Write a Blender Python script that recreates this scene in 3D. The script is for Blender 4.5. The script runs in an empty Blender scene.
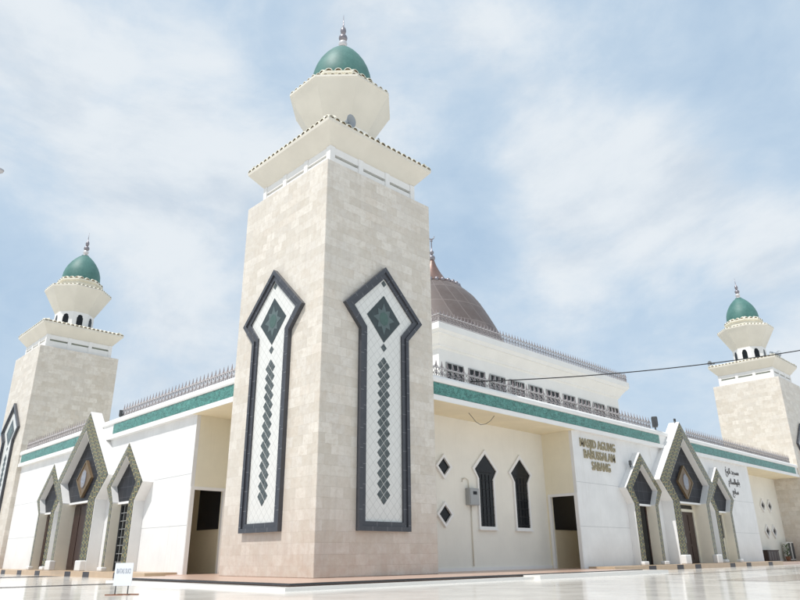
import bpy, bmesh, math, random
from mathutils import Vector, Matrix
random.seed(7)
PI = math.pi
SC = bpy.context.scene
COL = SC.collection

# ------------------------------------------------------------------ node helpers
class NT:
    def __init__(self, nt): self.nt = nt; self.n = nt.nodes; self.l = nt.links
    def new(self, t, **kw):
        nd = self.n.new(t)
        for k, v in kw.items(): setattr(nd, k, v)
        return nd
    def link(self, a, b): self.l.new(a, b)
    def setin(self, nd, i, v):
        if hasattr(v, 'is_linked') or isinstance(v, bpy.types.NodeSocket): self.l.new(v, nd.inputs[i])
        else: nd.inputs[i].default_value = v
    def m(self, op, a, b=None, c=None, clamp=False):
        nd = self.new('ShaderNodeMath', operation=op); nd.use_clamp = clamp
        self.setin(nd, 0, a)
        if b is not None: self.setin(nd, 1, b)
        if c is not None: self.setin(nd, 2, c)
        return nd.outputs[0]
    def mix(self, f, a, b, bt='MIX'):
        nd = self.new('ShaderNodeMix', data_type='RGBA', blend_type=bt)
        self.setin(nd, 0, f)
        for i, v in ((6, a), (7, b)):
            if isinstance(v, bpy.types.NodeSocket): self.l.new(v, nd.inputs[i])
            else: nd.inputs[i].default_value = (v[0], v[1], v[2], 1)
        return nd.outputs[2]
    def noise(self, vec, scale, detail=4, rough=.55, dist=0.0):
        nd = self.new('ShaderNodeTexNoise'); nd.inputs['Scale'].default_value = scale
        nd.inputs['Detail'].default_value = detail; nd.inputs['Roughness'].default_value = rough
        nd.inputs['Distortion'].default_value = dist
        if vec is not None: self.l.new(vec, nd.inputs['Vector'])
        return nd.outputs['Fac']
    def ramp(self, f, lo, hi, a=0.0, b=1.0):
        nd = self.new('ShaderNodeMapRange'); nd.interpolation_type = 'SMOOTHSTEP'
        self.setin(nd, 0, f); nd.inputs[1].default_value = lo; nd.inputs[2].default_value = hi
        nd.inputs[3].default_value = a; nd.inputs[4].default_value = b
        return nd.outputs[0]

MATS = {}
def material(name, fn, rough=.6, metal=0.0, spec=.5):
    mt = bpy.data.materials.new(name); mt.use_nodes = True
    nt = NT(mt.node_tree); b = mt.node_tree.nodes['Principled BSDF']
    b.inputs['Roughness'].default_value = rough; b.inputs['Metallic'].default_value = metal
    b.inputs['Specular IOR Level'].default_value = spec
    nt.b = b
    fn(nt, b); MATS[name] = mt
    return mt
def bump(nt, b, h, strength=.2, dist=.02):
    bp = nt.new('ShaderNodeBump'); bp.inputs['Strength'].default_value = strength
    bp.inputs['Distance'].default_value = dist
    nt.link(h, bp.inputs['Height']); nt.link(bp.outputs[0], b.inputs['Normal'])
def obj_co(nt): return nt.new('ShaderNodeTexCoord').outputs['Object']
def geo_co(nt): return nt.new('ShaderNodeNewGeometry').outputs['Position']
def uv_co(nt): return nt.new('ShaderNodeTexCoord').outputs['UV']
def sepuv(nt):
    s = nt.new('ShaderNodeSeparateXYZ'); nt.link(uv_co(nt), s.inputs[0]); return s.outputs[0], s.outputs[1]

def paint(name, col, var=.06, rough=.6, stain=.0, spec=.3):
    def fn(nt, b):
        p = geo_co(nt)
        n1 = nt.noise(p, .9, 6, .6); n2 = nt.noise(p, 14, 3)
        c = nt.mix(nt.ramp(n1, .3, .75), [x*(1-var) for x in col], [min(1, x*(1+var*.4)) for x in col])
        if stain:
            mp = nt.new('ShaderNodeMapping'); mp.inputs['Scale'].default_value = (5, 5, .35)
            nt.link(p, mp.inputs[0])
            st = nt.noise(mp.outputs[0], 1.4, 6, .65)
            c = nt.mix(nt.ramp(st, .53, .8, 0, stain), c, (col[0]*.62, col[1]*.58, col[2]*.5))
        nt.link(c, b.inputs['Base Color'])
        bump(nt, b, n2, .08, .01)
    return material(name, fn, rough, 0, spec)
def plain(name, col, rough=.6, metal=0, var=.12, scale=8, spec=.5):
    def fn(nt, b):
        n1 = nt.noise(geo_co(nt), scale, 4, .6)
        nt.link(nt.mix(n1, [x*(1-var) for x in col], [min(1, x*(1+var)) for x in col]), b.inputs['Base Color'])
    return material(name, fn, rough, metal, spec)

paint('white_paint', (.80, .79, .775), .05, .55, .14)
paint('trim_white', (.82, .81, .79), .04, .5, .10)
paint('wall_white', (.79, .785, .775), .07, .6, .30)
paint('cream_paint', (.77, .73, .62), .06, .6, .12)
paint('return_cream', (.83, .77, .61), .05, .6, .12)
paint('soffit_cream', (.83, .74, .54), .06, .7, 0)
paint('recess_cream', (.83, .80, .72), .05, .6, .10)
paint('passage_cream', (.82, .72, .52), .06, .6, .1)
paint('reveal_paint', (.86, .80, .68), .06, .55, .16)
paint('cornice_paint', (.70, .665, .585), .06, .6, .0)
paint('roof_tile_cream', (.78, .74, .62), .12, .6, .0)
plain('tile_dark_gap', (.42, .30, .17), .8)
plain('dark_glass', (.010, .012, .014), .15, 0, .3, 3, .25)
plain('grille_dark', (.02, .021, .024), .5, 0, .2, 8, .2)
plain('dark_wood', (.04, .02, .017), .35, 0, .45, 6)
plain('cabinet_wood', (.045, .025, .02), .5, 0, .3, 6)
plain('salmon_tile', (.54, .38, .30), .3, 0, .08, 2)
plain('black_stone', (.035, .033, .036), .18, 0, .3, 3)
plain('iron', (.30, .255, .26), .5, .2, .25, 3)
plain('iron_light', (.52, .49, .49), .5, .1, .2, 3)
plain('metal_grey', (.36, .37, .37), .45, .2, .08, 3)
plain('dark_metal', (.08, .085, .09), .5, .4, .2)
plain('cable_black', (.02, .02, .022), .6)
plain('speaker_grey', (.30, .33, .36), .5, .1)
plain('speaker_white', (.75, .75, .73), .4)
plain('finial_white', (.62, .60, .60), .3, .3)
plain('finial_dark', (.26, .24, .26), .35, .6)
plain('gold_letters', (.36, .31, .20), .5, .1, .3, 12)
plain('bright_trim', (.17, .125, .07), .5, .1, .3, 12)
plain('black_letters', (.09, .085, .08), .5)
plain('print_grey', (.33, .36, .42), .6)
plain('score_grey', (.50, .50, .50), .7)
plain('board_white', (.82, .84, .87), .4, 0, .03)
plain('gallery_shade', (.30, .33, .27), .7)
plain('rust', (.22, .09, .045), .7, 0, .4, 30)
plain('medal_wood', (.15, .10, .055), .45, 0, .3, 8)
plain('medal_disc', (.27, .27, .29), .5, 0, .25, 14)
plain('leaf_green', (.07, .12, .035), .6, 0, .4, 9)
plain('pot_clay', (.30, .16, .10), .8)
plain('star_light', (.095, .13, .13), .25, 0, .25, 9)
plain('star_green', (.06, .115, .10), .2, 0, .3, 9)
plain('star_dark', (.035, .05, .052), .2, 0, .35, 9)
plain('lamp_shell', (.40, .40, .42), .4, .4)
plain('tan_stone', (.50, .37, .25), .4, 0, .15, 3)
plain('pale_marble', (.78, .76, .72), .25, 0, .06, 2)

def stone(nt, b):
    uv = uv_co(nt)
    def brick(w, h, mort, off=(0, 0, 0)):
        br = nt.new('ShaderNodeTexBrick')
        br.inputs['Scale'].default_value = 1; br.inputs['Brick Width'].default_value = w
        br.inputs['Row Height'].default_value = h; br.inputs['Mortar Size'].default_value = mort
        br.inputs['Mortar Smooth'].default_value = .3
        br.inputs['Color1'].default_value = (0, 0, 0, 1); br.inputs['Color2'].default_value = (1, 1, 1, 1)
        br.inputs['Mortar'].default_value = (.5, .5, .5, 1)
        nt.link(uv, br.inputs['Vector']); return br
    br = brick(.50, .305, .003)
    rnd = nt.m('MULTIPLY', br.outputs['Color'], 1.0)
    wn = nt.new('ShaderNodeTexWhiteNoise'); wn.noise_dimensions = '1D'; nt.link(nt.m('MULTIPLY', rnd, 37.7), wn.inputs['W'])
    p = geo_co(nt)
    n1 = nt.noise(p, .35, 3); n2 = nt.noise(p, 6, 7, .7, .5); n3 = nt.noise(p, 1.6, 4, .6, 1.2)
    c = nt.mix(nt.ramp(rnd, .1, .9), (.61, .56, .485), (.75, .705, .635))
    c = nt.mix(nt.ramp(wn.outputs['Value'], .55, 1, 0, .45), c, (.61, .57, .52))
    c = nt.mix(nt.ramp(wn.outputs['Value'], 0, .25, .4, 0), c, (.68, .60, .51))
    c = nt.mix(nt.ramp(n3, .4, .7, 0, .4), c, (.74, .695, .625))
    c = nt.mix(nt.ramp(n2, .35, .75, 0, .6), c, (.52, .445, .355))
    c = nt.mix(nt.ramp(n1, .4, .65, 0, .25), c, (.64, .605, .55))
    c = nt.mix(nt.m('MULTIPLY', br.outputs['Fac'], .5), c, (.42, .37, .31))
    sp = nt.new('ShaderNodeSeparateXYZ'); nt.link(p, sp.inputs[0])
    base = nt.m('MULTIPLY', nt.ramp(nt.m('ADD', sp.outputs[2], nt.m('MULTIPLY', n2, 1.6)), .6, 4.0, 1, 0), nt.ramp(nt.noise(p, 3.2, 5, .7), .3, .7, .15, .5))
    c = nt.mix(base, c, (.47, .33, .26))  # pinkish foot: staining plus salmon floor bounce painted into the colour
    mp = nt.new('ShaderNodeMapping'); mp.inputs['Scale'].default_value = (3, 3, .18); nt.link(p, mp.inputs[0])
    c = nt.mix(nt.ramp(nt.noise(mp.outputs[0], 1.5, 6, .65), .5, .8, 0, .35), c, (.47, .43, .38))
    nt.link(c, b.inputs['Base Color'])
    h = nt.m('SUBTRACT', nt.m('MULTIPLY', rnd, .35), nt.m('MULTIPLY', br.outputs['Fac'], .8))
    bump(nt, b, h, .5, .01)
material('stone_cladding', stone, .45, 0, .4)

def lattice_white(nt, b):
    u, v = sepuv(nt)
    a = nt.m('ADD', nt.m('DIVIDE', u, .29), nt.m('DIVIDE', v, .315))
    c_ = nt.m('SUBTRACT', nt.m('DIVIDE', u, .29), nt.m('DIVIDE', v, .315))
    def ln(x):
        f = nt.m('ABSOLUTE', nt.m('SUBTRACT', nt.m('FRACT', x), .5))
        return nt.m('GREATER_THAN', f, .462)
    g = nt.m('MAXIMUM', ln(a), ln(c_))
    n = nt.noise(geo_co(nt), 6, 4)
    base = nt.mix(n, (.66, .66, .63), (.76, .76, .73))
    nt.link(nt.mix(nt.m('MULTIPLY', g, .55), base, (.42, .42, .40)), b.inputs['Base Color'])
material('panel_white', lattice_white, .22)
def chain_tile(nt, b):
    n = nt.noise(geo_co(nt), 9, 5, .7)
    nt.link(nt.mix(nt.ramp(n, .3, .7), (.045, .058, .06), (.115, .135, .135)), b.inputs['Base Color'])
material('chain_tile', chain_tile, .25)
def dark_frame(nt, b):
    u, v = sepuv(nt)
    f = nt.m('ABSOLUTE', nt.m('SUBTRACT', nt.m('FRACT', nt.m('DIVIDE', u, .6)), .5))
    g = nt.m('GREATER_THAN', f, .488)
    n = nt.noise(geo_co(nt), 3, 5, .7)
    base = nt.mix(n, (.035, .038, .046), (.075, .078, .090))
    nt.link(nt.mix(nt.m('MULTIPLY', g, .5), base, (.3, .3, .31)), b.inputs['Base Color'])
material('dark_frame', dark_frame, .25)
def dark_grid(nt, b):
    br = nt.new('ShaderNodeTexBrick'); nt.link(uv_co(nt), br.inputs['Vector']); br.offset = 0
    br.inputs['Scale'].default_value = 1; br.inputs['Brick Width'].default_value = .42; br.inputs['Row Height'].default_value = .42
    br.inputs['Mortar Size'].default_value = .012; br.inputs['Color1'].default_value = (.012, .012, .015, 1)
    br.inputs['Color2'].default_value = (.022, .023, .028, 1); br.inputs['Mortar'].default_value = (.06, .06, .07, 1)
    n = nt.noise(geo_co(nt), 4, 5, .7)
    nt.link(nt.mix(nt.m('MULTIPLY', n, .4), br.outputs['Color'], (.027, .029, .036)), b.inputs['Base Color'])
material('infill_tile', dark_grid, .45, 0, .2)
def border_tile(nt, b):
    u, v = sepuv(nt)
    P = .27
    def fr(x, o=0.0): return nt.m('ABSOLUTE', nt.m('SUBTRACT', nt.m('FRACT', nt.m('ADD', nt.m('DIVIDE', x, P), o)), .5))
    a, c_ = fr(u), fr(v)
    s = nt.m('ADD', a, c_)
    dia = nt.m('LESS_THAN', s, .20)
    ring = nt.m('MULTIPLY', nt.m('GREATER_THAN', s, .30), nt.m('LESS_THAN', s, .47))
    a2, c2 = fr(u, .5), fr(v, .5)
    cor = nt.m('LESS_THAN', nt.m('MAXIMUM', a2, c2), .17)
    seam = nt.m('GREATER_THAN', nt.m('MAXIMUM', a, c_), .485)
    n = nt.noise(geo_co(nt), 5, 5, .7)
    base = nt.mix(n, (.04, .045, .032), (.085, .085, .055))
    base = nt.mix(ring, base, (.34, .28, .13))
    base = nt.mix(dia, base, (.055, .12, .105))
    base = nt.mix(cor, base, (.055, .055, .05))
    base = nt.mix(nt.m('MULTIPLY', seam, .6), base, (.38, .35, .25))
    nt.link(base, b.inputs['Base Color'])
material('border_tile', border_tile, .35)
def frieze(nt, b):
    u, v = sepuv(nt)
    cb = nt.new('ShaderNodeCombineXYZ'); nt.link(nt.m('MULTIPLY', u, .9), cb.inputs[0]); nt.link(nt.m('MULTIPLY', v, 1.5), cb.inputs[1])
    nd = nt.new('ShaderNodeTexNoise'); nd.inputs['Scale'].default_value = 3.2; nd.inputs['Detail'].default_value = 2.5
    nd.inputs['Distortion'].default_value = 2.2; nt.link(cb.outputs[0], nd.inputs['Vector'])
    line = nt.m('ABSOLUTE', nt.m('SUBTRACT', nd.outputs['Fac'], .5))
    script = nt.m('LESS_THAN', line, .036)
    n2 = nt.noise(geo_co(nt), 5.0, 5, .7)
    base = nt.mix(nt.ramp(n2, .3, .7), (.055, .20, .17), (.115, .33, .285))
    base = nt.mix(nt.m('MULTIPLY', script, .75), base, (.02, .085, .075))
    nt.link(base, b.inputs['Base Color'])
    bump(nt, b, script, .5, .01)
material('frieze_tile', frieze, .28)
def copper(nt, b):
    u, v = sepuv(nt)     # u = angle 0..32 panels, v = course
    rnd = nt.new('ShaderNodeTexWhiteNoise'); rnd.noise_dimensions = '2D'
    cb = nt.new('ShaderNodeCombineXYZ'); 
    d1 = nt.m('ADD', u, nt.m('MULTIPLY', v, .5)); 
    nt.link(nt.m('FLOOR', d1), cb.inputs[0]); nt.link(nt.m('FLOOR', v), cb.inputs[1]); nt.link(cb.outputs[0], rnd.inputs['Vector'])
    sm = nt.m('MAXIMUM', nt.m('GREATER_THAN', nt.m('ABSOLUTE', nt.m('SUBTRACT', nt.m('FRACT', d1), .5)), .46),
              nt.m('GREATER_THAN', nt.m('ABSOLUTE', nt.m('SUBTRACT', nt.m('FRACT', v), .5)), .475))
    n = nt.noise(geo_co(nt), 1.2, 6, .7)
    base = nt.mix(rnd.outputs['Value'], (.105, .08, .073), (.16, .128, .116))
    base = nt.mix(nt.ramp(n, .35, .75, 0, .6), base, (.16, .14, .132))
    base = nt.mix(nt.m('MULTIPLY', sm, .4), base, (.27, .23, .215))
    nt.link(base, b.inputs['Base Color'])
    bump(nt, b, sm, .5, .03)
material('copper_sheet', copper, .55, .2)
plain('copper_bright', (.19, .12, .10), .42, .45, .25, 4)
def dome_green(nt, b):
    p = obj_co(nt)
    n = nt.noise(p, 1.4, 6, .65); n2 = nt.noise(p, 9, 4)
    c = nt.mix(nt.ramp(n, .3, .7), (.048, .145, .130), (.082, .20, .178))
    c = nt.mix(nt.ramp(n2, .45, .8, 0, .3), c, (.13, .27, .24))
    mp = nt.new('ShaderNodeMapping'); mp.inputs['Scale'].default_value = (3, 3, .4); nt.link(p, mp.inputs[0])
    c = nt.mix(nt.ramp(nt.noise(mp.outputs[0], 2, 6, .7), .5, .8, 0, .35), c, (.10, .16, .14))
    nt.link(c, b.inputs['Base Color'])
material('dome_green', dome_green, .55)
def plaza(nt, b):
    p = geo_co(nt)
    s = nt.new('ShaderNodeSeparateXYZ'); nt.link(p, s.inputs[0])
    x, y = s.outputs[0], s.outputs[1]
    def grid(w, th):
        fx = nt.m('ABSOLUTE', nt.m('SUBTRACT', nt.m('FRACT', nt.m('DIVIDE', x, w)), .5))
        fy = nt.m('ABSOLUTE', nt.m('SUBTRACT', nt.m('FRACT', nt.m('DIVIDE', y, w)), .5))
        return nt.m('GREATER_THAN', nt.m('MAXIMUM', fx, fy), .5-th/w)
    joint = grid(.8, .006)
    n1 = nt.noise(p, .6, 6, .6); n2 = nt.noise(p, 4, 8, .7, 1.0)
    c = nt.mix(n1, (.74, .705, .65), (.80, .765, .71))
    c = nt.mix(nt.ramp(n2, .45, .8, 0, .18), c, (.58, .54, .48))
    c = nt.mix(nt.m('MULTIPLY', joint, .5), c, (.3, .28, .25))
    c = nt.mix(nt.ramp(nt.noise(p, 1.1, 7, .72, .8), .55, .72, 0, .28), c, (.50, .45, .39))
    nt.link(c, b.inputs['Base Color'])
    r = nt.ramp(nt.noise(p, .8, 5, .6), .3, .7, .09, .15)
    nt.link(r, b.inputs['Roughness'])
    n3 = nt.noise(p, .9, 2)
    bump(nt, b, n3, .05, .01)
material('plaza_marble', plaza, .12, 0, .16)
plain('inlay_dark', (.055, .05, .055), .3, 0, .3, 2, .15)
plain('inlay_brown', (.50, .45, .40), .14, 0, .15, 2, .4)

# ------------------------------------------------------------------ mesh builder
MAPS = {
 'R': lambda u, d, z: (u, -d, z),      # facade facing -y
 'L': lambda u, d, z: (-d, u, z),      # facade facing -x
 'W': lambda x, y, z: (x, y, z),
}
class MB:
    def __init__(s, mp='W'):
        s.v = []; s.f = []; s.uv = []; s.mi = []; s.mp = MAPS[mp] if isinstance(mp, str) else mp; s.sm = []
    def poly(s, pts, uv=None, mi=0, smooth=False):
        i = len(s.v); s.v += [s.mp(*p) for p in pts]
        s.f.append(tuple(range(i, i+len(pts)))); s.uv.append(uv); s.mi.append(mi); s.sm.append(smooth)
    def box(s, a0, b0, c0, a1, b1, c1, mi=0):
        P = [(a, b, c) for a in (a0, a1) for b in (b0, b1) for c in (c0, c1)]
        for q in ((0,1,3,2),(4,6,7,5),(0,4,5,1),(2,3,7,6),(0,2,6,4),(1,5,7,3)):
            s.poly([P[k] for k in q], mi=mi)
    def prism(s, out, d0, d1, mi=0, uvs=None):      # outline in (u,z), extruded along d
        n = len(out)
        s.poly([(u, d1, z) for u, z in out], mi=mi); s.poly([(u, d0, z) for u, z in out][::-1], mi=mi)
        for i in range(n):
            (a, b), (c, d) = out[i], out[(i+1) % n]
            s.poly([(a, d0, b), (c, d0, d), (c, d1, d), (a, d1, b)], mi=mi)
    def ring(s, O, I, d0, d1, closed=True, strip=False, mi=0, back=True, do=None):
        n = len(O); L = 0
        do = d1 if do is None else do
        for i in range(n if closed else n-1):
            j = (i+1) % n
            o0, o1, i0, i1 = O[i], O[j], I[i], I[j]
            ln = math.dist(o0, o1); w = abs((i0[0]-o0[0])*(o1[1]-o0[1])-(i0[1]-o0[1])*(o1[0]-o0[0]))/max(ln, 1e-6)
            du = ((o1[0]-o0[0])/ln, (o1[1]-o0[1])/ln)
            pr = lambda p: (L+(p[0]-o0[0])*du[0]+(p[1]-o0[1])*du[1])
            uv = [(pr(o0), 0), (pr(o1), 0), (pr(i1), w), (pr(i0), w)]
            s.poly([(o0[0], do, o0[1]), (o1[0], do, o1[1]), (i1[0], d1, i1[1]), (i0[0], d1, i0[1])], uv=uv, mi=mi)
            if back: s.poly([(o0[0], d0, o0[1]), (o1[0], d0, o1[1]), (i1[0], d0, i1[1]), (i0[0], d0, i0[1])], mi=mi)
            s.poly([(o0[0], d0, o0[1]), (o1[0], d0, o1[1]), (o1[0], do, o1[1]), (o0[0], do, o0[1])], mi=mi)
            s.poly([(i0[0], d0, i0[1]), (i1[0], d0, i1[1]), (i1[0], d1, i1[1]), (i0[0], d1, i0[1])], mi=mi)
            L += ln
        if not closed:
            for k in (0, n-1):
                s.poly([(O[k][0], d0, O[k][1]), (I[k][0], d0, I[k][1]), (I[k][0], d1, I[k][1]), (O[k][0], do, O[k][1])], mi=mi)
    def loft(s, rings, smooth=False, caps=True, mi=0, uvf=None):      # rings: lists of points, same count
        n = len(rings[0])
        for r in range(len(rings)-1):
            for k in range(n):
                a, b = rings[r], rings[r+1]; j = (k+1) % n
                uv = None
                if uvf: uv = [uvf(k, r), uvf(k+1, r), uvf(k+1, r+1), uvf(k, r+1)]
                s.poly([a[k], a[j], b[j], b[k]], uv=uv, mi=mi, smooth=smooth)
        if caps:
            s.poly(rings[0][::-1], mi=mi); s.poly(rings[-1], mi=mi)
    def lathe(s, prof, cx=0, cy=0, n=32, smooth=True, rot=0.0, mi=0, uvf=None, caps=True):
        rings = [[(cx+r*math.cos(rot+2*PI*k/n), cy+r*math.sin(rot+2*PI*k/n), z) for k in range(n)] for r, z in prof]
        s.loft(rings, smooth, caps, mi, uvf)
    def tube(s, pts, r, n=5, mi=0):
        pts = [Vector(p) for p in pts]; rings = []
        for i, p in enumerate(pts):
            t = (pts[min(i+1, len(pts)-1)]-pts[max(i-1, 0)]).normalized()
            a = t.orthogonal().normalized() if abs(t.z) > .95 or True else None
            up = Vector((0, 0, 1)) if abs(t.z) < .9 else Vector((1, 0, 0))
            a = t.cross(up).normalized(); b = t.cross(a).normalized()
            rr = r[i] if isinstance(r, (list, tuple)) else r
            rings.append([tuple(p+a*rr*math.cos(2*PI*k/n)+b*rr*math.sin(2*PI*k/n)) for k in range(n)])
        s.loft(rings, True, True, mi)
    def build(s, name, mats, parent=None, weld=False, bevel=0):
        me = bpy.data.meshes.new(name); me.from_pydata(s.v, [], s.f)
        if isinstance(mats, str): mats = [mats]
        for m_ in mats: me.materials.append(MATS[m_])
        uvl = me.uv_layers.new(name='UVMap')
        for p in me.polygons:
            p.material_index = s.mi[p.index]; p.use_smooth = s.sm[p.index]
            u = s.uv[p.index]; nrm = p.normal
            for k, li in enumerate(p.loop_indices):
                if u: uvl.data[li].uv = u[k]
                else:
                    co = me.vertices[me.loops[li].vertex_index].co
                    ax = max(range(3), key=lambda q: abs(nrm[q]))
                    uvl.data[li].uv = ((co.y, co.z), (co.x, co.z), (co.x, co.y))[ax]
        bm = bmesh.new(); bm.from_mesh(me)
        bmesh.ops.remove_doubles(bm, verts=bm.verts, dist=1e-5)
        bmesh.ops.recalc_face_normals(bm, faces=bm.faces)
        bm.to_mesh(me); bm.free()
        o = bpy.data.objects.new(name, me); COL.objects.link(o)
        if parent:
            o.parent = parent
            if parent.type == 'EMPTY' or True:
                o.matrix_parent_inverse = Matrix.Identity(4)
        if bevel:
            bv = o.modifiers.new('bevel', 'BEVEL'); bv.width = bevel; bv.segments = 2; bv.limit_method = 'ANGLE'
        return o
def tag(o, label, cat=None, group=None, kind=None):
    if label: o['label'] = label
    if cat: o['category'] = cat
    if group: o['group'] = group
    if kind: o['kind'] = kind
    return o
def thing(name, label, cat, loc=(0, 0, 0), group=None):
    o = bpy.data.objects.new(name, None); COL.objects.link(o); o.location = loc; o.empty_display_size = .2
    return tag(o, label, cat, group)
def copy_tree(o, parent=None, skip=()):
    c = o.copy(); COL.objects.link(c)
    if parent: c.parent = parent
    for ch in [x for x in COL.objects if x.parent == o]:
        if ch not in skip: copy_tree(ch, c, skip)
    return c
def text_mesh(name, body, size, mat, parent, mapf, extrude=.02, offset=0.0, xs=1.0, width=None, align='CENTER'):
    c = bpy.data.curves.new(name, 'FONT'); c.body = body; c.size = size; c.align_x = align
    c.extrude = extrude; c.offset = offset; c.resolution_u = 3
    t = bpy.data.objects.new(name, c); COL.objects.link(t)
    dg = bpy.context.evaluated_depsgraph_get()
    me = bpy.data.meshes.new_from_object(t.evaluated_get(dg))
    bpy.data.objects.remove(t); bpy.data.curves.remove(c)
    if width:
        xsn = [v.co.x for v in me.vertices]; xs = width/(max(xsn)-min(xsn)); mid = (max(xsn)+min(xsn))/2
        for v in me.vertices: v.co.x -= mid
    for v in me.vertices:
        v.co = Vector(mapf(v.co.x*xs, v.co.z, v.co.y))
    me.materials.clear(); me.materials.append(MATS[mat]); me.name = name
    o = bpy.data.objects.new(name, me); COL.objects.link(o); o.parent = parent
    return o

# ------------------------------------------------------------------ dimensions (metres)
A = 5.0; H = 13.28; DR = 44.1; DL = 29.26
XE, YE = 49.1, 34.26
GZ = -.13

# ------------------------------------------------------------------ ground
g = MB(); S = 900
g.poly([(-S, -S, GZ), (S, -S, GZ), (S, S, GZ), (-S, S, GZ)])
tag(g.build('ground', 'plaza_marble'), 'polished cream marble plaza around the mosque', kind='structure')
inl = MB()
for x0, y0, x1, y1 in ((-60, 4.6, -2.95, 5.3), (-60, 15.6, -1.1, 17.6)):
    inl.poly([(x0, y0, GZ+.004), (x1, y0, GZ+.004), (x1, y1, GZ+.004), (x0, y1, GZ+.004)])
tag(inl.build('pavement', 'inlay_dark'), 'dark stone bands inlaid in the marble plaza left of the near minaret', kind='structure')
inl = MB()
for x0, y0, x1, y1 in ((7.5, -9.4, 70, -7.7), (12, -4.6, 70, -4.1)):
    inl.poly([(x0, y0, GZ+.004), (x1, y0, GZ+.004), (x1, y1, GZ+.004), (x0, y1, GZ+.004)])
tag(inl.build('pavement', 'inlay_brown'), 'brownish stone bands inlaid in the marble plaza before the right portals', kind='structure')
# raised terrace slab round the near minaret and recesses
t = MB()
def slab(m, x0, y0, x1, y1, z0, z1, mi=0): m.box(x0, y0, z0, x1, y1, z1, mi)
slab(t, -2.515, -2.515, 13.4, 6.6, GZ-.1, 0.0, 0); slab(t, 13.401, -.2, 50.5, 36, GZ-.1, 0.0, 0); slab(t, -.19, 6.601, 13.4, 36, GZ-.1, 0.0, 0); slab(t, 34.0, -.95, 50.5, -.201, GZ-.1, 0, 0)
plat = tag(t.build('terrace_floor', 'salmon_tile'), 'salmon tiled terrace round the mosque', kind='structure')
e = MB()
# black nosing over a low white tread
XK = 13.4
slab(e, -2.64, -2.64, XK, -2.52, -.035, .003, 0); slab(e, -2.64, -2.52, -2.52, 6.4, -.035, .003, 0)
slab(e, -3.02, -3.02, 5.9, -2.642, GZ-.1, -.065, 1); slab(e, -3.02, -2.642, -2.642, 6.4, GZ-.1, -.065, 1)
tag(e.build('terrace_kerb', ['black_stone', 'pale_marble']), 'black stone nosing over a white tread at the terrace edge', kind='structure')
e = MB(); slab(e, 5.902, -3.25, 14.2, -2.642, GZ-.1, -.022, 0); slab(e, XK+.002, -2.64, 14.2, -.21, GZ-.1, -.022)
tag(e.build('marble_step', 'pale_marble'), 'pale marble step along the right terrace', kind='structure')
# portal platforms with tan riser and dark squares
def portal_step(mp, u0, u1, dfront, name):
    m = MB(mp)
    m.box(u0, -.24, .001, u1, dfront, .07, 0)
    m.box(u0, -.19, GZ-.05, u1, dfront-.001, .001, 0)
    k = u0+1.0; 
    m2 = m
    for uu in SQ[mp]:
        m.box(uu-.33, dfront-.02, GZ-.04, uu+.33, dfront+.004, .066, 1)
    return m.build(name, ['tan_stone', 'inlay_dark'])
SQ = {'R': (17.6, 20.3, 22.2, 26.4, 28.6, 31.9), 'L': (10.6, 13.6, 15.6, 19.4, 22.0, 24.6)}
tag(portal_step('R', 14.4, 34.0, .95, 'portal_floor'), 'tan stone step with dark squares before the right portals', kind='structure')
tag(portal_step('L', 8.3, 29.0, .95, 'portal_floor'), 'tan stone step with dark squares before the left portals', kind='structure')
# lower the white floor in front of the L portals (terrace wider)

# ------------------------------------------------------------------ minaret
def arrow(j, w, zb, zk, zw, za, c=0.0):
    return [(c-j, zb), (c-j, zk), (c-w, zw), (c, za), (c+w, zw), (c+j, zk), (c+j, zb)]
def octr(R, z, c=2.5): return [(c+R*math.cos(math.radians(22.5+45*k)), c+R*math.sin(math.radians(22.5+45*k)), z) for k in range(8)]

def barrel_row(m, a, b, outdir, z, r=.085, ln=.34, step=.27, pitch=.35):
    # a,b = eave corner points (x,y); tiles run inward along -outdir
    a = Vector(a); b = Vector(b); L = (b-a).length; n = max(3, int(round(L/step))); t_ = (b-a)/n; tn = t_.normalized()
    od = Vector(outdir)
    for i in range(n):
        c = a+t_*(i+.5); N = 6
        for part, rr, off, mi in (('o', r, 0, 0), ('g', r*.8, -.05, 1)):
            pf, pb = [], []
            for k in range(N+1):
                an = PI*k/N
                h = rr*math.sin(an); s_ = rr*math.cos(an)
                f = c+tn*s_+od*(off); bk = c+tn*s_-od*ln
                pf.append((f.x, f.y, z+h)); pb.append((bk.x, bk.y, z+h+ln*pitch))
            if part == 'o':
                ii = []
                for k in range(N+1):
                    an = PI*k/N; h = rr*.78*math.sin(an); s_ = rr*.78*math.cos(an); f = c+tn*s_
                    ii.append((f.x, f.y, z+h))
                for k in range(N):
                    m.poly([pf[k], pf[k+1], pb[k+1], pb[k]], mi=0, smooth=True)
                    m.poly([pf[k], pf[k+1], ii[k+1], ii[k]], mi=0)
            else:
                m.poly(pf, mi=1)

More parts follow.
